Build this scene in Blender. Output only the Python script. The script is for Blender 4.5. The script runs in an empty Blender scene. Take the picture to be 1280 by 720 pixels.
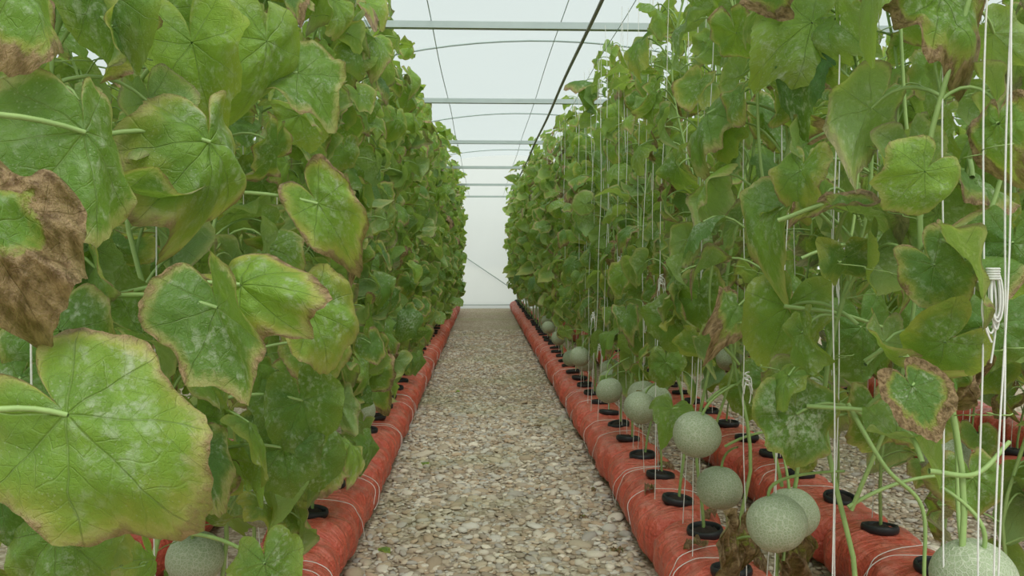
import bpy, math, random
import numpy as np
from mathutils import Vector

rng = np.random.default_rng(7)
random.seed(7)
scene = bpy.context.scene
COL = scene.collection
scene.view_settings.view_transform = 'Standard'

# ------------------------------------------------------------------ nodes
class Mat:
    def __init__(s, name):
        s.m = bpy.data.materials.new(name); s.m.use_nodes = True
        s.t = s.m.node_tree; s.t.nodes.clear()
        s.out = s.t.nodes.new('ShaderNodeOutputMaterial')
    def node(s, typ, **kw):
        n = s.t.nodes.new(typ)
        for k, v in kw.items(): setattr(n, k, v)
        return n
    def put(s, sock, v):
        if isinstance(v, bpy.types.NodeSocket): s.t.links.new(v, sock)
        elif v is not None:
            if isinstance(v, (tuple, list)) and len(v) == 3 and sock.type == 'RGBA': v = (*v, 1)
            sock.default_value = v
    def math(s, op, a, b=None, c=None, clamp=False):
        n = s.node('ShaderNodeMath', operation=op, use_clamp=clamp)
        s.put(n.inputs[0], a); s.put(n.inputs[1], b); s.put(n.inputs[2], c)
        return n.outputs[0]
    def ramp(s, v, lo, hi, a=0.0, b=1.0):
        n = s.node('ShaderNodeMapRange', interpolation_type='SMOOTHSTEP')
        s.put(n.inputs[0], v); s.put(n.inputs[1], lo); s.put(n.inputs[2], hi)
        n.inputs[3].default_value = a; n.inputs[4].default_value = b
        return n.outputs[0]
    def mix(s, f, a, b, mode='MIX'):
        n = s.node('ShaderNodeMix', data_type='RGBA', blend_type=mode)
        s.put(n.inputs[0], f); s.put(n.inputs[6], a); s.put(n.inputs[7], b)
        return n.outputs[2]
    def noise(s, vec, scale, detail=3, rough=.55):
        n = s.node('ShaderNodeTexNoise'); s.put(n.inputs['Vector'], vec)
        n.inputs['Scale'].default_value = scale; n.inputs['Detail'].default_value = detail
        n.inputs['Roughness'].default_value = rough
        return n.outputs[0]
    def voro(s, vec, scale, feature='F1', out=0):
        n = s.node('ShaderNodeTexVoronoi', feature=feature); s.put(n.inputs['Vector'], vec)
        n.inputs['Scale'].default_value = scale
        return n.outputs[out]
    def bump(s, h, strength=.5, dist=.01):
        n = s.node('ShaderNodeBump'); s.put(n.inputs['Height'], h)
        n.inputs['Strength'].default_value = strength; n.inputs['Distance'].default_value = dist
        return n.outputs[0]
    def pbr(s, color, rough=.5, normal=None, metal=0.0, spec=.5):
        n = s.node('ShaderNodeBsdfPrincipled')
        s.put(n.inputs['Base Color'], color); s.put(n.inputs['Roughness'], rough)
        n.inputs['Metallic'].default_value = metal
        n.inputs['Specular IOR Level'].default_value = spec
        if normal is not None: s.put(n.inputs['Normal'], normal)
        return n.outputs[0]
    def done(s, sh):
        s.t.links.new(sh, s.out.inputs[0]); return s.m

def coord(M, which='Object'): return M.node('ShaderNodeTexCoord').outputs[which]

def leaf_material():
    M = Mat('melon_leaf')
    uv = M.node('ShaderNodeUVMap', uv_map='polar').outputs[0]
    sp = M.node('ShaderNodeSeparateXYZ'); M.put(sp.inputs[0], uv)
    flat = M.node('ShaderNodeUVMap', uv_map='flat').outputs[0]
    at = M.node('ShaderNodeAttribute', attribute_name='leafcol')
    sc = M.node('ShaderNodeSeparateXYZ'); M.put(sc.inputs[0], at.outputs[1])
    rnd, yel, dry = sc.outputs[0], sc.outputs[1], sc.outputs[2]
    off = M.node('ShaderNodeVectorMath', operation='ADD')
    M.put(off.inputs[0], flat)
    cb = M.node('ShaderNodeCombineXYZ'); M.put(cb.inputs[2], M.math('MULTIPLY', rnd, 37.0))
    M.put(off.inputs[1], cb.outputs[0]); vec = off.outputs[0]
    n1 = M.noise(vec, 2.2, 4, .6)
    n2 = M.noise(vec, 9.0, 5, .65)
    n3 = M.noise(vec, 3.0, 1, .5)
    u = M.math('MULTIPLY', sp.outputs[0], 8.0); v = sp.outputs[1]
    u = M.math('ADD', u, M.math('MULTIPLY_ADD', n3, .16, -.08))
    g = M.math('ABSOLUTE', M.math('SUBTRACT', u, M.math('ROUND', u)))
    dist = M.math('MULTIPLY', g, v)
    w = M.math('MULTIPLY_ADD', v, -0.013, 0.020)
    main = M.math('SUBTRACT', 1.0, M.math('DIVIDE', dist, w), clamp=True)
    s1 = M.math('MULTIPLY', M.math('MULTIPLY', v, M.math('MULTIPLY_ADD', g, -0.8, 1.0)), 5.0)
    s1 = M.math('ADD', s1, M.math('MULTIPLY_ADD', n3, .9, -.45))
    s2 = M.math('ABSOLUTE', M.math('SUBTRACT', s1, M.math('ROUND', s1)))
    sec = M.math('MULTIPLY', M.ramp(s2, 0.0, .06, 1, 0), .4)
    cells = M.voro(vec, 15.0, 'DISTANCE_TO_EDGE')
    net = M.math('MULTIPLY', M.ramp(cells, 0.0, .08, 1, 0), .16)
    vein = M.math('MAXIMUM', main, M.math('MAXIMUM', sec, net))
    base = M.mix(rnd, (.052, .160, .036), (.255, .42, .052))
    base = M.mix(M.ramp(n1, .35, .7), base, M.mix(.45, base, (.045, .14, .03)))
    ym = M.math('MULTIPLY', M.ramp(M.math('ADD', v, M.math('MULTIPLY_ADD', n1, 1.3, -.65)), .5, 1.1), yel, clamp=True)
    base = M.mix(M.math('MULTIPLY', ym, .85), base, (.48, .48, .09))
    base = M.mix(M.math('MULTIPLY', vein, .5), base, (.33, .47, .18))
    # mildew mottling and powdery pale margin; strongly mottled leaves carry a negative yellowing value
    heavy = M.ramp(M.math('MULTIPLY', yel, -1.0), .3, .9)
    md = M.math('MULTIPLY', M.ramp(n2, .46, .68), M.ramp(M.noise(vec, 1.4, 3), .42, .65))
    md = M.math('MAXIMUM', M.math('MULTIPLY', md, .6), M.math('MULTIPLY', M.math('MULTIPLY', M.ramp(n2, .42, .62), M.ramp(v, 1.0, .35)), M.math('MULTIPLY', heavy, .85)))
    base = M.mix(md, base, (.60, .67, .52))
    spk = M.math('MULTIPLY', M.ramp(M.voro(vec, 26.0, 'F1'), .12, .28, 1, 0), M.ramp(n1, .42, .6))
    base = M.mix(M.math('MULTIPLY', spk, .35), base, (.55, .62, .42))
    pm = M.math('MULTIPLY', M.ramp(M.math('ADD', v, M.math('MULTIPLY_ADD', n2, .5, -.25)), .80, 1.0), M.ramp(dry, .02, .08))
    base = M.mix(M.math('MULTIPLY', pm, .6), base, (.62, .58, .36))
    amp = M.math('MULTIPLY_ADD', dry, 1.6, .25)
    dm = M.math('ADD', v, M.math('MULTIPLY', M.math('SUBTRACT', n1, .5), amp))
    dm = M.math('ADD', dm, M.math('MULTIPLY', M.math('SUBTRACT', n2, .5), .25))
    dm0 = M.math('ADD', dm, dry)
    halo = M.math('MULTIPLY', M.ramp(dm0, .85, 1.08), M.ramp(dry, .0, .03))
    base = M.mix(M.math('MULTIPLY', halo, .6), base, (.50, .44, .12))
    dm = M.math('MULTIPLY', M.ramp(dm0, 1.01, 1.13), M.ramp(dry, .0, .03))
    brown = M.mix(M.ramp(n2, .3, .7), (.12, .06, .028), (.44, .30, .16))
    base = M.mix(dm, base, brown)
    geo = M.node('ShaderNodeNewGeometry')
    base = M.mix(M.math('MULTIPLY', geo.outputs['Backfacing'], .35), base, (.33, .46, .21))
    h = M.math('ADD', M.math('MULTIPLY', vein, -.55), M.math('MULTIPLY', n2, M.math('MULTIPLY_ADD', dm, 2.0, 1.0)))
    nb = M.bump(h, .75, .005)
    p = M.pbr(base, .45, nb, 0, .45)
    tr = M.node('ShaderNodeBsdfTranslucent')
    M.put(tr.inputs[0], M.mix(.5, base, (.60, .82, .07), 'MIX')); M.put(tr.inputs[1], nb)
    mx = M.node('ShaderNodeMixShader'); M.put(mx.inputs[0], M.math('MULTIPLY_ADD', dm, -.25, .41))
    M.put(mx.inputs[1], p); M.put(mx.inputs[2], tr.outputs[0])
    return M.done(mx.outputs[0])

def simple(name, c, rough=.5, nscale=20, var=.25, metal=0, bump=.2, spec=.4, c2=None):
    M = Mat(name); o = coord(M); n = M.noise(o, nscale, 4)
    dark = c2 or tuple(x * (1 - var) for x in c)
    return M.done(M.pbr(M.mix(n, dark, c), rough, M.bump(n, bump, .004), metal, spec))

M_LEAF = leaf_material()
M_STEM = simple('vine_stem', (.38, .52, .18), .5, 30, .35, c2=(.18, .30, .09))
M_STRING = simple('white_twine', (.84, .84, .80), .8, 200, .12)
M_POT = simple('black_pot_plastic', (.022, .023, .025), .45, 30, .3)
M_SOIL = simple('potting_soil', (.045, .032, .024), .95, 90, .6, bump=.8)
M_METAL = simple('galvanised_steel', (.46, .53, .52), .5, 8, .2, metal=.15)
M_HOOP = simple('pale_steel_hoop', (.42, .49, .48), .5, 8, .1)
M_PIPE = simple('weathered_pipe', (.33, .33, .29), .6, 12, .4, metal=.1)

def bag_material():
    M = Mat('red_grow_bag_plastic'); o = coord(M)
    mp = M.node('ShaderNodeMapping'); M.put(mp.inputs[0], o); mp.inputs['Scale'].default_value = (9, 3, 9)
    n = M.noise(mp.outputs[0], 3, 6, .65); n2 = M.noise(o, 40, 3)
    mp2 = M.node('ShaderNodeMapping'); M.put(mp2.inputs[0], o); mp2.inputs['Scale'].default_value = (4, 30, 4)
    n3 = M.noise(mp2.outputs[0], 1.5, 3, .5)
    c = M.mix(n, (.50, .066, .040), (.74, .155, .092))
    geo = M.node('ShaderNodeNewGeometry'); sp = M.node('ShaderNodeSeparateXYZ'); M.put(sp.inputs[0], geo.outputs['Normal'])
    dust = M.math('MULTIPLY', M.ramp(sp.outputs[2], .3, 1), M.ramp(n, .35, .75))
    c = M.mix(M.math('MULTIPLY', dust, .4), c, (.60, .36, .28))
    h = M.math('ADD', M.math('ADD', n, M.math('MULTIPLY', n3, 1.0)), M.math('MULTIPLY', n2, .1))
    return M.done(M.pbr(c, .28, M.bump(h, .9, .02), 0, .55))
M_BAG = bag_material()

def melon_material():
    M = Mat('netted_rind'); o = coord(M)
    d = M.node('ShaderNodeVectorMath', operation='ADD')
    nz = M.node('ShaderNodeTexNoise'); M.put(nz.inputs[0], o); nz.inputs['Scale'].default_value = 40
    sc = M.node('ShaderNodeVectorMath', operation='SCALE'); M.put(sc.inputs[0], nz.outputs[1]); sc.inputs[3].default_value = .012
    M.put(d.inputs[0], o); M.put(d.inputs[1], sc.outputs[0])
    e = M.voro(d.outputs[0], 115, 'DISTANCE_TO_EDGE'); e2 = M.voro(d.outputs[0], 230, 'DISTANCE_TO_EDGE')
    net = M.math('MAXIMUM', M.ramp(e, .01, .12, 1, 0), M.math('MULTIPLY', M.ramp(e2, .02, .12, 1, 0), .5))
    n = M.noise(o, 12, 3)
    c = M.mix(n, (.245, .31, .175), (.36, .43, .26))
    c = M.mix(M.math('MULTIPLY', net, .6), c, (.60, .62, .49))
    return M.done(M.pbr(c, .5, M.bump(net, .5, .002), 0, .4))
M_MELON = melon_material()

def film_material(name, opaque, col):
    M = Mat(name); n = M.noise(coord(M), .8, 4)
    c = M.mix(n, tuple(x * .95 for x in col), col)
    t = M.node('ShaderNodeBsdfTransparent'); t.inputs[0].default_value = (.97, 1, .99, 1)
    df = M.node('ShaderNodeBsdfDiffuse'); M.put(df.inputs[0], c)
    tl = M.node('ShaderNodeBsdfTranslucent'); M.put(tl.inputs[0], c)
    a = M.node('ShaderNodeMixShader'); a.inputs[0].default_value = .6
    M.put(a.inputs[1], df.outputs[0]); M.put(a.inputs[2], tl.outputs[0])
    b = M.node('ShaderNodeMixShader'); b.inputs[0].default_value = opaque
    M.put(b.inputs[1], t.outputs[0]); M.put(b.inputs[2], a.outputs[0])
    return M.done(b.outputs[0])
M_FILM = film_material('greenhouse_film', .30, (.86, .93, .92))
M_WALL = film_material('end_wall_film', .85, (.96, .97, .96))

def gravel_patch(M, o, c):
    c = M.mix(M.math('MULTIPLY', M.ramp(M.noise(o, 1.1, 5), .45, .68), .40), c, (.27, .29, .14))
    c = M.mix(M.math('MULTIPLY', M.ramp(M.noise(o, 2.3, 5), .5, .7), .4), c, (.27, .20, .135))
    return c
def floor_material():
    M = Mat('gravel_floor'); geo = M.node('ShaderNodeNewGeometry'); o = geo.outputs['Position']
    col = M.voro(o, 50, 'F1', 1); e = M.voro(o, 50, 'F1', 0)
    s = M.node('ShaderNodeSeparateColor'); M.put(s.inputs[0], col)
    c = M.mix(s.outputs[0], (.32, .25, .175), (.58, .50, .385))
    c = M.mix(M.math('MULTIPLY', s.outputs[1], .3), c, (.43, .40, .35))
    c = M.mix(M.ramp(e, .4, .8), c, (.235, .18, .12))
    c = gravel_patch(M, o, c)
    return M.done(M.pbr(c, .85, M.bump(M.math('SUBTRACT', 1, e), .7, .01), 0, .2))
M_FLOOR = floor_material()
M_EARTH = simple('bare_earth', (.62, .62, .56), .9, 2, .15)

def pebble_material():
    M = Mat('pebbles'); at = M.node('ShaderNodeAttribute', attribute_name='pcol')
    o = M.node('ShaderNodeNewGeometry').outputs['Position']; n = M.noise(o, 90, 3)
    c = M.mix(M.math('MULTIPLY', n, .35), at.outputs[0], (.34, .26, .18))
    c = gravel_patch(M, o, c)
    return M.done(M.pbr(c, .75, None, 0, .25))
M_PEB = pebble_material()

# ------------------------------------------------------------------ mesh tools
def mesh(name, V, F, mats, midx=None, uvp=None, uvf=None, col=None, colname='leafcol', smooth=True):
    me = bpy.data.meshes.new(name)
    V = np.asarray(V, float)
    me.from_pydata(V.tolist(), [], F.tolist() if isinstance(F, np.ndarray) else F)
    for m in mats: me.materials.append(m)
    if midx is not None: me.polygons.foreach_set('material_index', np.asarray(midx, dtype=np.int32))
    if smooth: me.polygons.foreach_set('use_smooth', np.ones(len(me.polygons), dtype=bool))
    if uvp is not None:
        li = np.empty(len(me.loops), dtype=np.int32); me.loops.foreach_get('vertex_index', li)
        for nm, uv in (('polar', uvp), ('flat', uvf)):
            l = me.uv_layers.new(name=nm); l.data.foreach_set('uv', np.asarray(uv, dtype=np.float32)[li].ravel())
    if col is not None:
        if colname == 'leafcol':
            a = me.attributes.new(colname, 'FLOAT_VECTOR', 'POINT')
            a.data.foreach_set('vector', np.ascontiguousarray(col, dtype=np.float32).ravel())
        else:
            a = me.color_attributes.new(colname, 'FLOAT_COLOR', 'POINT')
            c = np.ones((len(V), 4), dtype=np.float32); c[:, :3] = col
            a.data.foreach_set('color', c.ravel())
    me.update(); return me

def link(name, data, loc=(0, 0, 0), parent=None, **props):
    o = bpy.data.objects.new(name, data); o.location = loc
    COL.objects.link(o)
    if parent is not None: o.parent = parent
    for k, v in props.items(): o[k] = v
    return o

def grid_faces(rows, cols, wrap=False):
    i = np.arange(rows - 1)[:, None]; j = np.arange(cols if wrap else cols - 1)[None, :]
    j2 = (j + 1) % cols
    a = i * cols + j; b = i * cols + j2
    return np.stack([a, b, b + cols, a + cols], -1).reshape(-1, 4)

def tube(P, r, sides=6):
    P = np.asarray(P, float); n = len(P); r = np.broadcast_to(np.asarray(r, float), (n,))
    T = np.gradient(P, axis=0); T /= np.linalg.norm(T, axis=1, keepdims=True) + 1e-9
    ref = np.array([0.13, 1, 0.07]) if abs(T[:, 1]).mean() < .8 else np.array([1., 0.1, .05])
    A = np.cross(T, ref); A /= np.linalg.norm(A, axis=1, keepdims=True) + 1e-9
    B = np.cross(T, A)
    ph = np.arange(sides) * 2 * np.pi / sides
    V = P[:, None] + r[:, None, None] * (np.cos(ph)[None, :, None] * A[:, None] + np.sin(ph)[None, :, None] * B[:, None])
    return V.reshape(-1, 3), grid_faces(n, sides, True)

def bez(p0, p1, p2, n=8):
    t = np.linspace(0, 1, n)[:, None]
    return (1 - t) ** 2 * np.asarray(p0) + 2 * t * (1 - t) * np.asarray(p1) + t ** 2 * np.asarray(p2)

def spline(pts, n=10):
    pts = [np.asarray(p, float) for p in pts]; pts = [2 * pts[0] - pts[1]] + pts + [2 * pts[-1] - pts[-2]]
    out = []
    for i in range(1, len(pts) - 2):
        for t in np.linspace(0, 1, n, endpoint=False):
            a, b, c, d = pts[i - 1:i + 3]
            out.append(.5 * (2 * b + (c - a) * t + (2 * a - 5 * b + 4 * c - d) * t * t + (3 * b - a - 3 * c + d) * t ** 3))
    out.append(pts[-2]); return np.array(out)

def join(parts):
    V, F, k = [], [], 0
    for v, f in parts: V.append(v); F.append(f + k); k += len(v)
    return np.concatenate(V), np.concatenate(F)

def lathe(prof, seg=24):
    prof = np.asarray(prof, float); a = np.arange(seg) * 2 * np.pi / seg
    V = np.stack([prof[:, 0, None] * np.cos(a), prof[:, 0, None] * np.sin(a), np.repeat(prof[:, 1, None], seg, 1)], -1)
    return V.reshape(-1, 3), grid_faces(len(prof), seg, True)

TH = np.array([0, 10, 22, 31, 42, 55, 66, 80, 92, 105, 118, 133, 148, 162, 173, 180.])
RR = np.array([1.04, .99, .90, .86, .94, .92, .83, .85, .91, .86, .79, .81, .77, .63, .36, .10])
VA = np.array([-180, -135, -90, -45, 0, 45, 90, 135, 180.])
VU = np.array([-3.6, -3, -2, -1, 0, 1, 2, 3, 3.6]) + 4

def leaf(lod, R, rg, yel=0, dry=0, rnd=.5, wave=None, fold=None, droop=None, curl=None, lobe=None):
    nt, nr = lod
    th = np.linspace(-180, 180, nt + 1)
    sm = rg.uniform(.55, 1.15) if lobe is None else lobe
    rad = np.interp(np.abs(th), TH, RR); rad = np.where(np.abs(th) < 150, .87 + (rad - .87) * sm, rad)
    rad = np.convolve(np.pad(rad, 1, mode='edge'), [.2, .6, .2], 'valid') if nt > 50 else rad
    rad = rad * (1 + .07 * np.sin(np.radians(th) + rg.uniform(0, 6)) + .06 * np.sin(2 * np.radians(th) + rg.uniform(0, 6)))
    lw = rg.uniform(.84, 1.04)
    if nt > 50:
        saw = np.abs(((th / 11.0) % 1) - .5) * 2
        rad = rad * (1 + .022 * saw + .018 * np.sin(np.radians(th) * 9 + rg.uniform(0, 6)))
    v = np.linspace(.02, 1, nr + 1)
    t = np.radians(th)
    r = v[:, None] * rad[None]
    x = r * np.sin(t)[None] * lw; y = r * np.cos(t)[None]
    u = np.interp(th, VA, VU)
    g = np.abs(u - np.round(u))[None]
    wave = rg.uniform(.08, .21) if wave is None else wave
    fold = rg.uniform(-.65, .65) if fold is None else fold
    droop = rg.uniform(.15, 1.0) if droop is None else droop
    curl = rg.uniform(-.2, .6) if curl is None else curl
    ph = rg.uniform(0, 6, 6); k = rg.integers(3, 6)
    z = fold * (np.sqrt(x * x + .01) - .1) + .24 * g * r * (1.15 - v[:, None]) + wave * np.sin(k * t[None] + ph[0]) * r ** 2 \
        + wave * .7 * np.sin(2 * k * t[None] + 1.7 * k + ph[1]) * r ** 3 - droop * np.where(y > 0, y, y * .4) ** 2 \
        - curl * r ** 5 * (.6 + .6 * np.sin(t * 2 + ph[2]))
    z = z + .03 * np.sin(9 * x + ph[3]) * np.sin(8 * y + ph[4]) + .010 * np.sin(19 * x + ph[4]) * np.sin(21 * y + ph[5])
    z = z + .10 * dry * np.sin(12 * x + ph[3]) * np.cos(11 * y + ph[2]) + .05 * dry * np.sin(27 * x + 9 * y + ph[1])
    x = x * (1 - .14 * v[:, None] ** 4 * (1 + np.sin(k * t[None] + ph[1])) * .5) * (1 - .18 * abs(fold))
    if dry > .7:
        x = x * (1 - .5 * v[:, None]); z = z + .4 * np.sin(6 * t[None] + ph[0]) * r ** 2
    V = np.stack([x, y, z], -1).reshape(-1, 3) * R
    F = grid_faces(nr + 1, nt + 1)
    UP = np.stack([np.broadcast_to(u[None] / 8, r.shape), np.broadcast_to(v[:, None], r.shape)], -1).reshape(-1, 2)
    UF = np.stack([r * np.sin(t)[None], r * np.cos(t)[None]], -1).reshape(-1, 2)
    C = np.broadcast_to(np.array([rnd, yel, dry]), (len(V), 3))
    return V, F, UP, UF, C

def orient(V, p, tip, nrm):
    t = np.asarray(tip, float); t /= np.linalg.norm(t)
    n = np.asarray(nrm, float); n = n - t * n.dot(t); n /= np.linalg.norm(n)
    x = np.cross(t, n)
    return V[:, :1] * x + V[:, 1:2] * t + V[:, 2:] * n + np.asarray(p)

NEAR, MID, FAR = (66, 9), (28, 4), (18, 3)

def plant_parts(rg, lod, z0, z1, n, reach=(.07, .2), Rr=(.09, .13), heroes=(), uni=.35):
    zs = np.linspace(.17, z1, 30)
    a, b = rg.uniform(0, 6, 2)
    am = np.minimum(1, (zs - .17) * 3)
    sx = .03 * np.sin(zs * 7 + a) * am; sy = .03 * np.cos(zs * 6 + b) * am
    SP = np.stack([sx, sy, zs], -1)
    sides = 8 if lod is NEAR else 5
    stem = [tube(SP, np.linspace(.0055, .0036, 30), sides)]
    L = []
    def add_leaf(lf, p, tip, nrm): L.append((orient(lf[0], p, tip, nrm),) + lf[1:])
    for i in range(n):
        z = z0 + (z1 - z0) * (i + rg.uniform()) / n
        az = rg.uniform(-math.pi, math.pi) if rg.uniform() < uni else rg.normal(0, .9)
        o = np.array([math.cos(az), math.sin(az), 0])
        Lp = rg.uniform(*reach)
        p0 = np.array([np.interp(z, zs, sx), np.interp(z, zs, sy), z])
        rise = rg.uniform(-.03, .09)
        p2 = p0 + o * Lp + np.array([0, 0, rise])
        p1 = p0 + o * Lp * .55 + np.array([0, 0, rise + .05])
        frac = (z - z0) / (z1 - z0)
        tl = math.radians(rg.uniform(30, 102) if frac < .85 else rg.uniform(-10, 70))
        tip = o * math.cos(tl) - np.array([0, 0, math.sin(tl)]) + rg.normal(0, .36, 3)
        nrm = o * math.sin(tl) + np.array([0, 0, math.cos(tl)]) + rg.normal(0, .5, 3)
        R = rg.uniform(*Rr) * (1 if frac < .9 else .75)
        rnd = np.clip(rg.normal(.38 + .42 * frac, .27), 0, 1)
        yel = max(0, rg.normal(.38, .42)); dry = 0
        q = rg.uniform()
        if q < .55: dry = rg.uniform(.04, .15)
        elif q < .62: dry = rg.uniform(.2, .35)
        elif q < .630: dry = .85
        elif q < .67: yel = -.65
        add_leaf(leaf(lod, R, rg, yel, dry, rnd), p2, tip, nrm)
        if lod is not FAR:
            stem.append(tube(bez(p0, p1, p2, 7), np.linspace(.0034, .0023, 7), 5 if lod is NEAR else 4))
            if lod is NEAR and rg.uniform() < .5:   # tendril
                tt = np.linspace(0, 1, 22)[:, None]
                o2 = np.array([math.cos(az + .8), math.sin(az + .8), 0])
                P = p0 + o2 * tt * .14 + np.concatenate([np.cos(tt * 22) * tt, np.sin(tt * 22) * tt, np.zeros_like(tt)], 1) * .012 + np.array([0, 0, .03]) * tt
                stem.append(tube(P, .001, 4))
    H = []
    for h in heroes:
        p = np.array(h['p']); zz = max(.3, min(z1, p[2] - rg.uniform(.0, .1)))
        p0 = np.array([np.interp(zz, zs, sx), np.interp(zz, zs, sy), zz])
        mid = (p0 + p) / 2 + np.array([0, 0, .05])
        stem.append(tube(bez(p0, mid, p, 12), np.linspace(.0042, .003, 12), 8))
        lf = leaf((130, 26), h['R'], rg, h.get('yel', .2), h.get('dry', 0), h.get('rnd', .5), h.get('wave'), h.get('fold'), h.get('droop'), h.get('curl'), h.get('lobe'))
        H.append((orient(lf[0], p, h['tip'], h['n']),) + lf[1:])
    return stem, L, H

def leaves_mesh(name, L):
    V, F = join([(l[0], l[1]) for l in L])
    return mesh(name, V, F, [M_LEAF], None, np.concatenate([l[2] for l in L]), np.concatenate([l[3] for l in L]), np.concatenate([l[4] for l in L]))

# ------------------------------------------------------------------ layout
XR, XR2, XL, XL2 = .72, 1.31, -.60, -1.20
YR = [2.55 + .333 * k for k in range(-5, 43)]
YL = [3.125 + .333 * k for k in range(-7, 41)]
YEND = 17.3
FILM_CX, FILM_A, FILM_B = .6, 4.9, 3.3

LAB_L = "tall melon vine with broad green yellowing leaves climbing white string"
LAB_R = "tall melon vine trained up twine, bare lower stem, leafy top"

# hand-modelled large leaves (world coordinates)
HL = [
 dict(p=(-.436,.85,.935), tip=(.70,-.1,-.70), n=(.25,-1,.25), R=.150, yel=.7, rnd=.8, dry=.10, fold=-.45, wave=.12, droop=.3, curl=.3, lobe=1.0),
 dict(p=(-.46,.95,1.245), tip=(.22,-.1,-.95), n=(.8,-.6,.3), R=.130, yel=-.45, rnd=.45, dry=.08, fold=-.8, wave=.12),
 dict(p=(-.49,.80,1.13), tip=(.45,-.1,-.75), n=(.3,-.9,.3), R=.118, yel=.8, rnd=.4, dry=.66, wave=.26, droop=.8, fold=-.5),
 dict(p=(-.40,1.2,1.27), tip=(.2,-.1,-1), n=(.8,-.6,.3), R=.135, yel=.8, rnd=.75, dry=.09, fold=-.5),
 dict(p=(-.36,1.2,1.06), tip=(.75,-.2,.0), n=(0,-1,.4), R=.115, yel=1, rnd=.9, dry=.14, droop=.6, lobe=1.0),
 dict(p=(-.37,1.13,1.03), tip=(.35,-.2,-.85), n=(-.5,-1,.45), R=.122, yel=-.4, rnd=.4, dry=.12, fold=.7),
 dict(p=(-.305,1.5,1.2), tip=(.5,-.1,-.7), n=(0,-1,.4), R=.11, yel=1, rnd=.8, dry=.16, lobe=.8),
 dict(p=(-.32,1.5,1.0), tip=(.4,-.1,-.8), n=(.4,-1,.4), R=.115, yel=.9, rnd=.75, dry=.05, fold=.4, lobe=.8),
 dict(p=(-.53,1.0,.76), tip=(.1,-.3,-.9), n=(0,-1,.3), R=.095, yel=.3, rnd=.5),
 dict(p=(-.355,1.3,.60), tip=(.2,-.5,-.5), n=(0,-.6,.8), R=.09, yel=.3, rnd=.45),
 dict(p=(-.46,1.3,1.44), tip=(.2,-.1,-.9), n=(.2,-1,.2), R=.115, yel=.5, rnd=1),
 dict(p=(-.37,1.4,1.47), tip=(-.05,0,-1), n=(.8,-.7,.2), R=.135, yel=.3, rnd=.95, fold=-.5),
 dict(p=(-.34,1.5,1.44), tip=(.6,-.2,-.5), n=(.2,-.8,.6), R=.10, yel=-.45, rnd=.5, dry=.08),
 dict(p=(-.59,1.0,.84), tip=(0,-.2,-1), n=(.3,-1,.3), R=.10, yel=.1, rnd=.1),
 dict(p=(-.36,1.6,.815), tip=(.3,-.1,-.9), n=(.3,-1,.3), R=.115, yel=.2, rnd=.3, fold=.4),
 dict(p=(-.507,.9,1.40), tip=(.5,-.1,-.7), n=(.8,-.5,.5), R=.09, yel=.6, rnd=.5, dry=.25),
 dict(p=(-.51,1.1,1.46), tip=(.3,-.2,-.7), n=(.2,-1,.5), R=.10, yel=.3, rnd=.4),
 dict(p=(-.40,1.6,.72), tip=(.2,-.2,-.9), n=(.2,-1,.3), R=.11, yel=.2, rnd=.25),
 dict(p=(-.57,1.1,1.0), tip=(.2,-.2,-.9), n=(.2,-1,.3), R=.10, yel=.2, rnd=.3, dry=.06),
 dict(p=(-.43,2.0,.62), tip=(.2,-.2,-.9), n=(.2,-1,.3), R=.11, yel=.2, rnd=.3),
 dict(p=(-.40,1.9,.90), tip=(.4,-.1,-.9), n=(.3,-1,.3), R=.11, yel=.6, rnd=.5, dry=.1),
]
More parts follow.
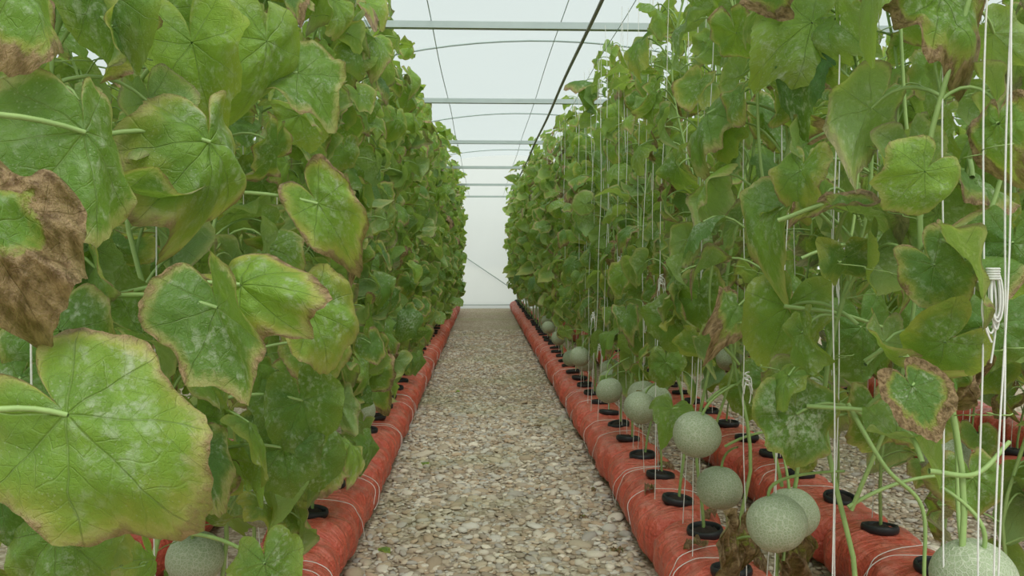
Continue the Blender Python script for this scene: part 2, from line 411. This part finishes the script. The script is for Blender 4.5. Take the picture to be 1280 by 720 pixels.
HR = [
 dict(p=(.60,1.5,.80), tip=(.05,-.2,-1), n=(-.1,-1,.35), R=.110, yel=-.8, rnd=.35, dry=.03, droop=.4, fold=-.3, lobe=.8),
 dict(p=(.64,1.65,.996), tip=(-.35,-.1,-.95), n=(-.3,-1,.2), R=.125, yel=.5, rnd=.55, fold=.3, lobe=.7),
 dict(p=(.60,1.6,1.196), tip=(-.6,-.1,-.75), n=(-.75,-.35,.6), R=.12, yel=-.5, rnd=.5, dry=.06),
 dict(p=(.66,1.4,1.18), tip=(1,-.1,-.22), n=(.1,-.25,1), R=.105, yel=.5, rnd=.4, dry=.35),
 dict(p=(.69,1.3,.80), tip=(.9,-.2,-.2), n=(0,-.3,1), R=.09, yel=-.5, rnd=.5),
 dict(p=(.857,1.4,.9), tip=(-.2,0,-1), n=(0,-1,.2), R=.11, yel=1, rnd=.3, dry=.85),
 dict(p=(.564,2.0,1.46), tip=(-.55,0,-.8), n=(-.85,-.15,.5), R=.13, yel=.2, rnd=.5, dry=.1),
 dict(p=(.62,1.5,1.54), tip=(-.8,-.1,-.45), n=(0,-1,.5), R=.13, yel=.3, rnd=1),
 dict(p=(.69,1.2,1.49), tip=(.3,-.3,-.5), n=(0,-1,.6), R=.105, yel=.5, rnd=.7, dry=.28),
 dict(p=(.70,1.7,1.53), tip=(0,0,-1), n=(0,-1,.1), R=.09, yel=1, rnd=.5, dry=.75),
 dict(p=(.87,1.8,.94), tip=(.1,-.1,-1), n=(0,-1,.3), R=.12, yel=.1, rnd=.25),
 dict(p=(.99,1.7,.94), tip=(-.1,-.1,-1), n=(0,-1,.3), R=.13, yel=.1, rnd=.2),
 dict(p=(.80,1.3,1.24), tip=(.9,-.1,-.4), n=(0,-.5,1), R=.095, yel=.3, rnd=.4, dry=.2),
 dict(p=(.735,1.12,1.29), tip=(-.1,-.1,-.9), n=(-.9,-.5,.1), R=.07, yel=.8, rnd=.5, dry=.3),
 dict(p=(.76,1.12,1.12), tip=(-.1,0,-1), n=(-.6,-1,.1), R=.08, yel=.1, rnd=.25),
 dict(p=(.654,2.0,.38), tip=(-.2,-.3,-.9), n=(0,-1,.2), R=.12, yel=1, rnd=.5, dry=1),
 dict(p=(.745,1.9,.39), tip=(.1,-.3,-.9), n=(0,-1,.2), R=.11, yel=1, rnd=.5, dry=1),
 dict(p=(.60,2.5,.62), tip=(-.3,-.5,-.3), n=(0,-.5,1), R=.085, yel=.1, rnd=.5),
 dict(p=(1.02,1.9,1.12), tip=(.1,-.1,-1), n=(-.3,-1,.3), R=.12, yel=.2, rnd=.35),
 dict(p=(.86,1.55,.80), tip=(.3,-.1,-.9), n=(-.3,-1,.3), R=.10, yel=.5, rnd=.5, dry=.08),
 dict(p=(.92,1.4,.98), tip=(.2,-.1,-.9), n=(-.3,-1,.3), R=.10, yel=.1, rnd=.25),
 dict(p=(.60,2.2,1.0), tip=(-.1,-.1,-1), n=(-.5,-1,.2), R=.11, yel=.3, rnd=.45, dry=.05),
 dict(p=(.62,2.6,.9), tip=(-.2,-.1,-.9), n=(-.4,-1,.4), R=.11, yel=.2, rnd=.35),
 dict(p=(.84,2.2,1.0), tip=(.2,-.1,-.9), n=(0,-1,.4), R=.12, yel=.2, rnd=.35),
 dict(p=(.80,2.2,.76), tip=(.1,-.1,-.9), n=(0,-1,.4), R=.10, yel=.2, rnd=.3),
 dict(p=(.96,1.9,.72), tip=(.1,-.1,-.9), n=(-.2,-1,.4), R=.11, yel=.3, rnd=.4, dry=.08),
 dict(p=(.90,2.2,.60), tip=(.2,-.2,-.8), n=(-.2,-1,.5), R=.10, yel=.4, rnd=.4, dry=.08),
 dict(p=(.86,2.55,.68), tip=(.1,-.2,-.8), n=(-.2,-1,.5), R=.10, yel=.4, rnd=.5),
 dict(p=(.98,1.55,.66), tip=(.2,-.2,-.8), n=(-.2,-1,.5), R=.09, yel=.4, rnd=.5, dry=.1),
 dict(p=(.66,2.85,.72), tip=(-.1,-.2,-.8), n=(-.2,-1,.5), R=.09, yel=.4, rnd=.5),
]
SHOOTS = [
 ((.72,1.23,.99),(.70,1.25,1.06),(.784,1.25,1.13),(.824,1.25,1.22),(.83,1.22,1.36)),
 ((.56,1.5,1.17),(.66,1.46,1.2),(.757,1.42,1.146),(.79,1.4,1.08),(.80,1.4,.95),(.82,1.35,.80),(.80,1.3,.66),(.79,1.25,.55)),
 ((.62,1.62,1.0),(.73,1.6,.985),(.84,1.6,.95)),
 ((.62,1.5,.816),(.75,1.46,.81),(.815,1.42,.784)),
 ((.70,1.5,.82),(.75,1.45,.71),(.81,1.43,.64),(.80,1.4,.52)),
 ((.69,1.2,.77),(.764,1.2,.765),(.83,1.22,.81)),
 ((.72,1.88,.9),(.78,1.85,1.0),(.86,1.85,1.13),(.88,1.85,1.3)),
 ((.72,2.21,.8),(.64,2.18,.9),(.62,2.15,1.05),(.66,2.12,1.22)),
 ((.73,1.54,.6),(.80,1.5,.85),(.83,1.5,1.1),(.80,1.5,1.4),(.78,1.5,1.7)),
 ((.72,1.88,.55),(.66,1.85,.8),(.70,1.85,1.05),(.64,1.82,1.3),(.62,1.8,1.5)),
 ((.74,2.55,.5),(.80,2.5,.8),(.76,2.5,1.1),(.84,2.5,1.4)),
]
def assign(heroes, X, ys):
    d = {}
    for h in heroes:
        k = min(ys, key=lambda y: abs(y - h['p'][1]))
        q = dict(h); s = h['p']; q['p'] = (s[0] - X, s[1] - k, s[2]); d.setdefault(k, []).append(q)
    return d

def unique_plant(X, y, face, heroes, n, z0, z1, reach, label, uni=.35, Rr=(.08, .11)):
    seed = int(1000 + y * 100 + X * 37)
    stem, L, _ = plant_parts(np.random.default_rng(seed), NEAR, z0, z1, n, reach, Rr, (), uni)
    st2, _, H = plant_parts(np.random.default_rng(seed), NEAR, z0, z1, 0, reach, (.1, .1), heroes)
    e = link('melon_plant', None, (X, y, 0), label=label, category='plant', group='melon vines in the greenhouse rows')
    e.empty_display_size = .1
    if face < 0:
        turn = np.array([-1, -1, 1])
        stem = [(v * turn, f) for v, f in stem]
        L = [(l[0] * turn,) + l[1:] for l in L]
    V, F = join(stem + st2[1:])
    link('stem', mesh('stem', V, F, [M_STEM]), parent=e)
    if L: link('foliage', leaves_mesh('foliage', L), parent=e)
    for h, hd in zip(H, heroes):
        props = {'label': 'dried brown curled leaf'} if hd.get('dry', 0) > .4 else {}
        link('leaf', leaves_mesh('leaf', [h]), parent=e, **props)
    return e

def variants(kind, lod, count):
    out = []
    for i in range(count):
        rg = np.random.default_rng({'L': 500, 'R': 900}[kind] + lod[0] * 10 + i)
        if kind == 'L': stem, L, _ = plant_parts(rg, lod, .38, 2.42, 48 if lod is MID else 46, (.05, .19), (.08, .112))
        else: stem, L, _ = plant_parts(rg, lod, .54, 2.28, 37 if lod is MID else 44, (.05, .19), (.072, .105))
        V, F = join(stem)
        if lod is FAR:
            LV, LF = join([(l[0], l[1]) for l in L]); n = len(V)
            uvp = np.concatenate([np.zeros((n, 2))] + [l[2] for l in L]); uvf = np.concatenate([np.zeros((n, 2))] + [l[3] for l in L])
            C = np.concatenate([np.zeros((n, 3))] + [l[4] for l in L])
            out.append(mesh('melon_plant', np.concatenate([V, LV]), np.concatenate([F, LF + n]), [M_STEM, M_LEAF],
                      np.concatenate([np.zeros(len(F)), np.ones(len(LF))]), uvp, uvf, C))
        else:
            out.append((mesh('stem', V, F, [M_STEM]), leaves_mesh('foliage', L)))
    return out
VAR = {(k, l): variants(k, l, 8) for k in 'LR' for l in (MID, FAR)}
vi = 0
NEARP = {}
def row(X, ys, face, kind, near_limit, mid_limit, heroes=None, n_near=30, z0=.3, z1=2.3, reach=(.05, .13), label=LAB_L, Rr=(.08, .11), zs=1.0, lean=0.0):
    global vi
    for y in ys:
        if y < near_limit:
            hs = (heroes or {}).get(y, [])
            NEARP[(X, y)] = unique_plant(X, y, face, hs, 0 if y < 1.02 else n_near, z0, z1, reach, label, Rr=Rr)
            continue
        vi += 1
        rot = (0 if face > 0 else math.pi) + random.uniform(-.6, .6)
        sz = random.uniform(.90, 1.06) * (1.0 if y < 6 else 1.06) * zs
        sxy = random.uniform(.92, 1.08) if y < 5 else random.uniform(1.0, 1.2) if y < 9 else random.uniform(1.1, 1.42)
        if y < mid_limit:
            st, fo = VAR[(kind, MID)][vi % 8]
            e = link('melon_plant', None, (X, y, 0), label=label, category='plant', group='melon vines in the greenhouse rows')
            e.empty_display_size = .1
            link('stem', st, parent=e); link('foliage', fo, parent=e)
        else:
            e = link('melon_plant', VAR[(kind, FAR)][vi % 8], (X, y, 0), label=label, category='plant', group='melon vines in the greenhouse rows')
        ln = lean * max(0, min(1, (12 - y) / 5))
        e.rotation_euler = (0, ln * (1 if face > 0 else -1), rot); e.scale = (sxy, sxy, sz)

YL0 = list(YL); YR0 = list(YR)
HLA = assign(HL, XL, YL0)
row(XL, [y for y in YL0 if y < 2], 1, 'L', 2.9, 7, HLA, 42, .46, 2.35, (.04, .14), LAB_L, (.07, .10))
row(XL, [y for y in YL0 if y >= 2], 1, 'L', 2.9, 7, HLA, 46, .36, 2.35, (.04, .15), LAB_L, (.075, .11))
row(XR, YR0, -1, 'R', 2.9, 7, assign(HR, XR, YR0), 25, .84, 2.1, (.05, .17), LAB_R, (.065, .10), lean=.065)
row(XL2, [y for y in YL0 if y > 1.2], -1, 'L', 0, 5, label=LAB_L)
r2 = [y for y in YR0 if y > 1.4]
row(XR2, r2[::2], 1, 'R', 0, 6, label=LAB_R)
row(XR2, r2[1::2], 1, 'L', 0, 6, label=LAB_R)
row(2.45, [y for y in YR0 if y > 2.0], -1, 'L', 0, 4.5, label=LAB_R)
row(3.05, [y for y in YR0 if y > 2.3], 1, 'L', 0, 0, label=LAB_R)
row(-2.2, [y for y in YL0 if y > 2.5][::2], 1, 'L', 0, 0, label=LAB_L, zs=.9)
for s in SHOOTS:
    k = min(YR0, key=lambda y: abs(y - s[0][1])); e = NEARP[(XR, k)]
    P = spline(s, 9) - np.array([XR, k, 0])
    V, F = tube(P, np.linspace(.0046, .0034, len(P)), 8); link('side_shoot', mesh('side_shoot', V, F, [M_STEM]), parent=e)

# ------------------------------------------------------------------ grow bags
def bag_mesh(seed):
    rg = np.random.default_rng(seed)
    ns, na = 90, 36; Lh = .999
    s = np.linspace(0, 1, ns); y = (s - .5) * Lh
    pin = np.abs(np.sin(np.pi * s * 3)) ** .5
    end = np.clip(np.minimum(s, 1 - s) / .05, 0, 1) ** .5
    env = (.90 + .10 * pin) * (.66 + .34 * end)
    a = np.arange(na) * 2 * np.pi / na
    w = .150 * env; h = .2 * (.8 + .2 * env)
    c, sn = np.cos(a), np.sin(a)
    X = w[:, None] * np.sign(c) * np.abs(c) ** .78
    Z = h[:, None] * (.5 + .5 * np.sign(sn) * np.abs(sn) ** .75)
    p = rg.uniform(0, 6, 8)
    Y2 = y[:, None] + .03 * np.sin(3 * a + p[6])
    wr = .0045 * np.sin(34 * Y2 + 2 * a + p[0]) + .003 * np.sin(77 * Y2 - 3 * a + p[1]) + .004 * np.sin(15 * y[:, None] + 2 * a + p[2]) + .0014 * np.sin(140 * Y2 + 5 * a + p[3])
    X = X + wr * c; Z = np.maximum(0, Z + wr * sn)
    Y = np.repeat(y[:, None], na, 1)
    V = np.stack([X, Y, Z], -1).reshape(-1, 3)
    F = grid_faces(ns, na, True).tolist()
    F.append(list(range(na))[::-1]); F.append([(ns - 1) * na + i for i in range(na)])
    return mesh('grow_bag', V, F, [M_BAG])
BAGS = [bag_mesh(i) for i in range(5)]
def tie_mesh(seed):
    rg = np.random.default_rng(seed); a = np.linspace(-.35, math.pi + .35, 30)
    c, s = np.cos(a), np.sin(a)
    P = np.stack([.152 * np.sign(c) * np.abs(c) ** .7 + .008 * np.sin(a * 5 + seed), .03 * np.sin(a * 2 + seed) + .02 * c, .095 + .110 * np.sign(s) * np.abs(s) ** .65], -1)
    P[:, 2] = np.maximum(P[:, 2], .004)
    V, F = tube(P, .0013, 5); return mesh('tie_string', V, F, [M_STRING])
TIES = [tie_mesh(i) for i in range(4)]
k = 0
for X, ys in ((XR, YR), (XL, YL), (XR2, YR), (XL2, YL), (2.45, YR), (3.05, YR)):
    for i in range(1, len(ys) - 1, 3):
        if ys[i] < 1.1: continue
        k += 1
        b = link('grow_bag', BAGS[k % 5], (X, ys[i], 0), label="long red plastic grow bag lying on gravel, three pots set in",
                 category='grow bag', group='red grow bags along the plant rows')
        b.rotation_euler[2] = random.uniform(-.02, .02)
        if ys[i] < 9 and abs(X) < 1.5:
            for q in range(3):
                if random.random() < .15: continue
                link('tie_string', TIES[(k + q) % 4], (0, -.333 + .333 * q + random.uniform(.11, .2) * (1 if q < 2 else -1), 0), parent=b, label='loose white string loop')

# pots: thick rolled rim standing proud of the bag, filled nearly level with soil
V, F = lathe([(.038, -.06), (.048, .012), (.055, .014), (.0585, .020), (.059, .030), (.056, .038), (.052, .039), (.049, .036), (.047, .022), (.044, -.02)], 30)
POT = mesh('nursery_pot', V, F, [M_POT])
rs = np.linspace(.0, .048, 9); V, F = lathe([(max(r, .0005), .032 + .010 * math.cos(r * 55)) for r in rs], 24)
V[:, 2] += .004 * np.sin(V[:, 0] * 300) * np.cos(V[:, 1] * 260)
SOIL = mesh('soil', V, F, [M_SOIL])
for X, ys in ((XR, YR), (XL, YL), (XR2, YR), (XL2, YL), (2.45, YR)):
    for y in ys:
        if y < .95 or (abs(X) > 1 and y > 12): continue
        o = link('nursery_pot', POT, (X + random.uniform(-.012, .012), y, .184), label="round black plastic nursery pot sunk in red grow bag", category='pot', group='black pots in the grow bags')
        o.rotation_euler = (random.uniform(-.14, .14), random.uniform(-.14, .14), random.uniform(0, 6))
        if y < 12: link('soil', SOIL, parent=o)

# ------------------------------------------------------------------ melons
def melon_mesh(seed):
    rg = np.random.default_rng(seed)
    ph = np.linspace(.02, math.pi - .02, 30); p = []
    for a in ph:
        r = 1 - .07 * math.exp(-(a / .25) ** 2) - .04 * math.exp(-((math.pi - a) / .22) ** 2)
        p.append((.066 * math.sin(a) * r, .063 * math.cos(a) * r))
    V, F = lathe(p[::-1], 40)
    V += .0009 * np.sin(V[:, [1, 2, 0]] * 70 + rg.uniform(0, 6, 3))
    return mesh('melon', V, F, [M_MELON])
MEL = [melon_mesh(i) for i in range(3)]
mk = 0
def melon(x, y, z, X, ys, s=1.0, label="round pale green netted melon hanging from a vine"):
    global mk; mk += 1
    yy = min(ys, key=lambda q: abs(q - y))
    o = link('melon', MEL[mk % 3], (x, y, z), label=label, category='melon', group='melons hanging on the vines')
    o.rotation_euler = (random.uniform(-.35, .35), random.uniform(-.35, .35), random.uniform(0, 6)); o.scale = (s, s, s)
    R = o.rotation_euler.to_matrix()
    end = R.inverted() @ (Vector((X - x, yy - y, .14)) / s)
    P = bez((0, 0, .055), (0, 0, .11), tuple(end), 10)
    V, F = tube(P, np.linspace(.0042, .0028, 10), 6); link('fruit_stalk', mesh('fruit_stalk', V, F, [M_STEM]), parent=o)
for m in ((.695, 2.3, .424), (.60, 2.2, .605), (.625, 1.66, .535, .96), (.725, 1.83, .50, .94), (.765, 1.2, .60), (.60, 3.0, .53), (.675, 3.08, .54),
          (.70, 3.45, .50), (.745, 4.6, .45), (.70, 5.4, .39), (.67, 6.0, .34), (.62, 7.5, .44), (.66, 4.1, .46), (.70, 8.6, .42), (.62, 5.05, .47), (.64, 6.7, .42), (.60, 3.75, .47)):
    melon(*m[:3], XR, YR, m[3] if len(m) > 3 else random.uniform(.93, 1.04))
for m in ((1.35, 3.0, .83), (1.36, 2.6, .79), (1.22, 3.9, .6), (1.25, 5.1, .62), (1.36, 6.2, .5), (1.28, 2.15, .55), (1.42, 3.5, .45), (1.2, 2.9, .62)):
    melon(*m, XR2, YR, random.uniform(.92, 1.05))
for m in ((-.64, 1.78, .43), (-.54, 1.98, .49), (-.66, 2.6, .62), (-.52, 3.4, .45), (-.56, 5.2, .42), (-.66, 1.5, .86)):
    melon(*m, XL, YL, random.uniform(.88, 1.0))
for y in (2.9, 3.9, 4.9, 6.3): melon(2.38, y + .1, random.uniform(.45, .7), 2.45, YR, .95)

# ------------------------------------------------------------------ strings
ZT = 2.32
def string_mesh(seed, r):
    rg = np.random.default_rng(seed); z = np.linspace(0, ZT - .22, 40)
    a, b = rg.uniform(-.03, .03, 2)
    f = np.sin(z / (ZT - .22) * math.pi)
    P = np.stack([a * f + .003 * np.sin(z * 9 + seed), b * f, z], -1)
    V, F = tube(P, r, 5); return mesh('trellis_string', V, F, [M_STRING])
STR = [string_mesh(i, .0014) for i in range(5)]; STRF = [string_mesh(i + 9, .0015) for i in range(3)]
def knot_mesh(seed, w0=.012, w1=.022):
    rg = np.random.default_rng(seed); parts = []
    t = np.linspace(0, 2 * math.pi, 26)
    parts.append(tube(np.stack([.006 * np.cos(t * 3), .006 * np.sin(t * 3), .02 - t * .006], -1), .0022, 5))
    for sgn in (-1, 1):
        w = rg.uniform(w0, w1)
        parts.append(tube(np.stack([sgn * w * np.sin(t / 2) * (1 + .3 * np.cos(t)), .004 * np.sin(t), -.035 * np.sin(t / 2) ** 2 + .014 * np.sin(t)], -1), .0017, 5))
        l = rg.uniform(.06, .13); q = np.linspace(0, 1, 10)
        parts.append(tube(np.stack([sgn * .012 * np.sin(q * 2.4), .003 * q, -l * q], -1), .0015, 5))
    V, F = join(parts); return mesh('knot', V, F, [M_STRING])
KN = [knot_mesh(i) for i in range(4)]
parts = []
rg = np.random.default_rng(4); t = np.linspace(0, 2 * math.pi, 36)
for i in range(5):
    w = rg.uniform(.003, .009); l = rg.uniform(.025, .045)
    parts.append(tube(np.stack([w * np.sin(t) + rg.uniform(-.004, .004), rg.uniform(-.005, .005) + .003 * np.cos(t), -l + l * np.cos(t)], -1), .0016, 5))
for i in range(5):
    parts.append(tube(np.stack([.008 * np.cos(t), .007 * np.sin(t), 0 * t + .004 - i * .0035], -1), .0018, 5))
q = np.linspace(0, 1, 14)
for i in range(3):
    sg = (-1, 1, .4)[i]; l = (.10, .08, .13)[i]
    parts.append(tube(np.stack([sg * .016 * np.sin(q * 3), .004 * q * sg, -l * q], -1), .0015, 5))
V, F = join(parts); HANK = mesh('hank', V, F, [M_STRING])
si = 0
for X, ys, lim in ((XR, YR, 12), (XR2, YR, 7), (XL, YL, 7), (2.45, YR, 5)):
    for y in ys:
        if y < 1.0 or y > lim: continue
        for rep in range(2 if (X == XR and 1.4 < y < 5.5) else 1):
            si += 1
            dx = 0
            if X == XR and rep: dx = -random.uniform(.02, .11)
            o = link('trellis_string', (STR if y < 4 else STRF)[si % (5 if y < 4 else 3)], (X + random.uniform(-.012, .012) + dx, y + random.uniform(-.1, .1), .22),
                 label="thin white twine hanging from overhead wire to a pot", category='string', group='white trellis strings')
            o.rotation_euler = (random.uniform(-.02, .02), random.uniform(-.02, .02) - dx * .3, random.uniform(-.3, .3))
            if X > 0 and y < 6 and random.random() < .6:
                link('knot', KN[si % 4], (0, 0, random.choice([.4, .55, .7, .8, .88, .92])), parent=o)
for j, (x, y) in enumerate(((.715, 1.09), (.722, 1.105), (.742, 1.10))):
    o = link('trellis_string', STR[j], (x, y, .25), label="thick doubled white twine tied with a bundled hank", category='string', group='white trellis strings')
    if j == 1: link('hank', HANK, (0, 0, .83), parent=o)

# ------------------------------------------------------------------ structure
def arch_pts(n, a, b):
    t = np.linspace(0, math.pi, n)
    return FILM_CX + a * np.cos(t), b * np.sin(t)
x, z = arch_pts(61, FILM_A, FILM_B)
ys = np.linspace(-3, YEND, 12)
V = np.stack([np.tile(x, 12), np.repeat(ys, 61), np.tile(z, 12)], -1)
link('ceiling', mesh('ceiling', V, grid_faces(12, 61), [M_FILM]), kind='structure')
V = np.array([[a, YEND, b] for a, b in zip(x, z)] + [[FILM_CX, YEND, 0]])
link('wall_back', mesh('wall_back', V, [[i, i + 1, 61] for i in range(60)], [M_WALL], smooth=False), kind='structure')
V = np.array([[-4.3, -3, 0], [5.5, -3, 0], [5.5, YEND, 0], [-4.3, YEND, 0]])
link('floor', mesh('floor', V, [[0, 1, 2, 3]], [M_FLOOR], smooth=False), kind='structure')
V = np.array([[-60, -60, -.03], [60, -60, -.03], [60, 90, -.03], [-60, 90, -.03]])
link('outside_ground', mesh('outside_ground', V, [[0, 1, 2, 3]], [M_EARTH], smooth=False), kind='structure')

for y in (1.9, 4.1, 8.0, 12.0, 16.0):
    hx, hz = arch_pts(60, FILM_A - .05, FILM_B - .05)
    P = np.stack([hx, np.full(60, y), hz], -1); V, F = tube(P, .010, 8)
    link('roof_hoop', mesh('roof_hoop', V, F, [M_HOOP]), label="thin curved steel hoop under the white film roof", category='hoop', group='roof hoops')
prof = [(-.02, -.018), (.02, -.018), (.02, -.006), (.016, -.006), (.016, -.014), (-.016, -.014), (-.016, .014), (.016, .014), (.016, .006), (.02, .006), (.02, .018), (-.02, .018)]
n = len(prof)
for y in (2.0, 4.4, 6.5, 8.8, 11.25, 13.9, 16.6):
    V = np.array([[xx, p[0], p[1]] for xx in (-2.7, 3.7) for p in prof])
    F = [[i, (i + 1) % n, (i + 1) % n + n, i + n] for i in range(n)] + [list(range(n))[::-1], list(range(n, 2 * n))]
    link('crossbar', mesh('crossbar', V, F, [M_METAL], smooth=False), (0, y, 2.36), label="horizontal galvanised steel crossbar above the rows", category='crossbar', group='roof crossbars')
def line(name, x, z, r, mat, label, cat, y0=-.5, sag=0, group=None):
    yy = np.linspace(y0, YEND - .02, 60)
    P = np.stack([x + .004 * np.sin(yy * 2), yy, z - sag * np.abs(np.sin(yy * math.pi / 2.4))], -1)
    V, F = tube(P, r, 6); o = link(name, mesh(name, V, F, [mat]), label=label, category=cat)
    if group: o['group'] = group
line('support_pipe', .57, 2.33, .010, M_PIPE, "long weathered grey pipe running under the crossbars", 'pipe')
for X in (XL, XL2, XR, XR2, 2.45, 3.05, -2.2):
    line('support_wire', X, ZT, .002, M_METAL, "taut steel wire holding the vine strings", 'wire', sag=.01, group='support wires')
line('support_wire', -.28, 2.40, .003, M_METAL, "taut steel wire above the path", 'wire', sag=.005, group='support wires')
line('support_wire', .44, 2.42, .0025, M_METAL, "taut steel wire above the path", 'wire', sag=.005, group='support wires')
for i, (p, q) in enumerate((((-.35, YEND - .04, 1.1), (.9, YEND - .04, .25)), ((-3.4, YEND - .04, .08), (4.6, YEND - .04, .08)), ((-1.1, YEND - .04, 0), (-1.1, YEND - .04, 2.9)), ((2.1, YEND - .04, 0), (2.1, YEND - .04, 2.9)))):
    V, F = tube(np.linspace(p, q, 4), .011, 8)
    link('frame_rail', mesh('frame_rail', V, F, [M_METAL]), label="slim steel rail bracing the white film end wall", category='rail', group='end wall rails')

# ------------------------------------------------------------------ gravel
import bmesh
def ico(sub):
    bm = bmesh.new(); bmesh.ops.create_icosphere(bm, subdivisions=sub, radius=1)
    V = np.array([v.co[:] for v in bm.verts]); F = np.array([[v.index for v in f.verts] for f in bm.faces]); bm.free(); return V, F
PAL = np.array([(.56, .47, .35), (.44, .345, .24), (.66, .58, .46), (.37, .31, .24), (.51, .38, .26), (.74, .67, .55), (.45, .42, .375), (.60, .57, .50)])
def pebbles(name, x0, x1, y0, y1, dens, sub, size=.0112):
    N = int((x1 - x0) * (y1 - y0) * dens); B, F = ico(sub)
    P = np.stack([rng.uniform(x0, x1, N), rng.uniform(y0, y1, N), rng.uniform(-.001, .006, N)], -1)
    S = np.exp(rng.normal(math.log(size), .42, N))[:, None] * rng.uniform([.9, .7, .3], [1.5, 1.05, .55], (N, 3))
    a = rng.uniform(0, 6.28, N); tl = rng.normal(0, .17, N)
    W = B[None] * S[:, None] * (1 + .07 * rng.normal(size=(N, len(B), 1)))
    x, y, z = W[..., 0], W[..., 1], W[..., 2]
    x, z = x * np.cos(tl)[:, None] - z * np.sin(tl)[:, None], x * np.sin(tl)[:, None] + z * np.cos(tl)[:, None]
    x, y = x * np.cos(a)[:, None] - y * np.sin(a)[:, None], x * np.sin(a)[:, None] + y * np.cos(a)[:, None]
    W = np.stack([x, y, z], -1) + P[:, None]
    FF = (F[None] + (np.arange(N) * len(B))[:, None, None]).reshape(-1, 3)
    C = PAL[rng.integers(0, len(PAL), N)] * rng.uniform(.75, 1.1, (N, 1))
    me = mesh(name, W.reshape(-1, 3), FF, [M_PEB], col=np.repeat(C, len(B), 0), colname='pcol')
    link(name, me, kind='stuff', label="loose tan and beige pebbles covering the path", category='gravel')
pebbles('gravel', -.46, .58, 2.2, 6.0, 2300, 2)
pebbles('gravel', -.46, .58, 6.0, 12.0, 1700, 1)
pebbles('gravel', .84, 2.4, 2.2, 6.0, 1300, 1)

rg = np.random.default_rng(3)
for (fx, fy, fz) in ((-.37, 2.95, .02), (-.3, 4.2, .02), (.35, 5.1, .02), (.42, 3.3, .02), (-.2, 6.4, .02), (.50, 2.9, .02), (.52, 3.7, .02), (.66, 2.42, .215), (.80, 2.75, .215), (.65, 3.05, .215), (.82, 2.3, .215), (.79, 3.4, .215)):
    on = fz > .1
    lf = leaf((40, 6), .05 if on else .03, rg, 1, .0 if fx < 0 else .9, .8)
    W = orient(lf[0], (0, 0, .0), (rg.uniform(-1, 1), rg.uniform(-1, 1), 0), (0, 0, 1))
    link('fallen_leaf', leaves_mesh('fallen_leaf', [(W,) + lf[1:]]), (fx, fy, fz), label="shrivelled brown leaf lying on the grow bag" if on else "small withered leaf scrap lying on gravel", category='leaf')

# ------------------------------------------------------------------ light and camera
w = bpy.data.worlds.new('overcast'); scene.world = w; w.use_nodes = True
nt = w.node_tree; bg = nt.nodes['Background']
tc = nt.nodes.new('ShaderNodeTexCoord'); sp = nt.nodes.new('ShaderNodeSeparateXYZ'); mr = nt.nodes.new('ShaderNodeMapRange')
mr.inputs[1].default_value = -.05; mr.inputs[2].default_value = .6
mx = nt.nodes.new('ShaderNodeMix'); mx.data_type = 'RGBA'
nt.links.new(tc.outputs['Generated'], sp.inputs[0]); nt.links.new(sp.outputs[2], mr.inputs[0]); nt.links.new(mr.outputs[0], mx.inputs[0])
mx.inputs[6].default_value = (.83, .90, .875, 1); mx.inputs[7].default_value = (.82, .90, .895, 1)
nt.links.new(mx.outputs[2], bg.inputs[0]); bg.inputs[1].default_value = .80
sd = bpy.data.lights.new('sun', 'SUN'); sd.energy = 3.9; sd.angle = math.radians(50); sd.color = (1, .98, .93)
so = bpy.data.objects.new('sun', sd); COL.objects.link(so); so.rotation_euler = (math.radians(34), math.radians(6), 0)

cd = bpy.data.cameras.new('camera'); cam = bpy.data.objects.new('camera', cd); COL.objects.link(cam)
cd.lens = 28.1; cd.clip_start = .02; cam.location = (0, 0, 1.1)
cam.rotation_euler = (math.radians(90 - 2.18), 0, math.radians(-2.12))
scene.camera = cam
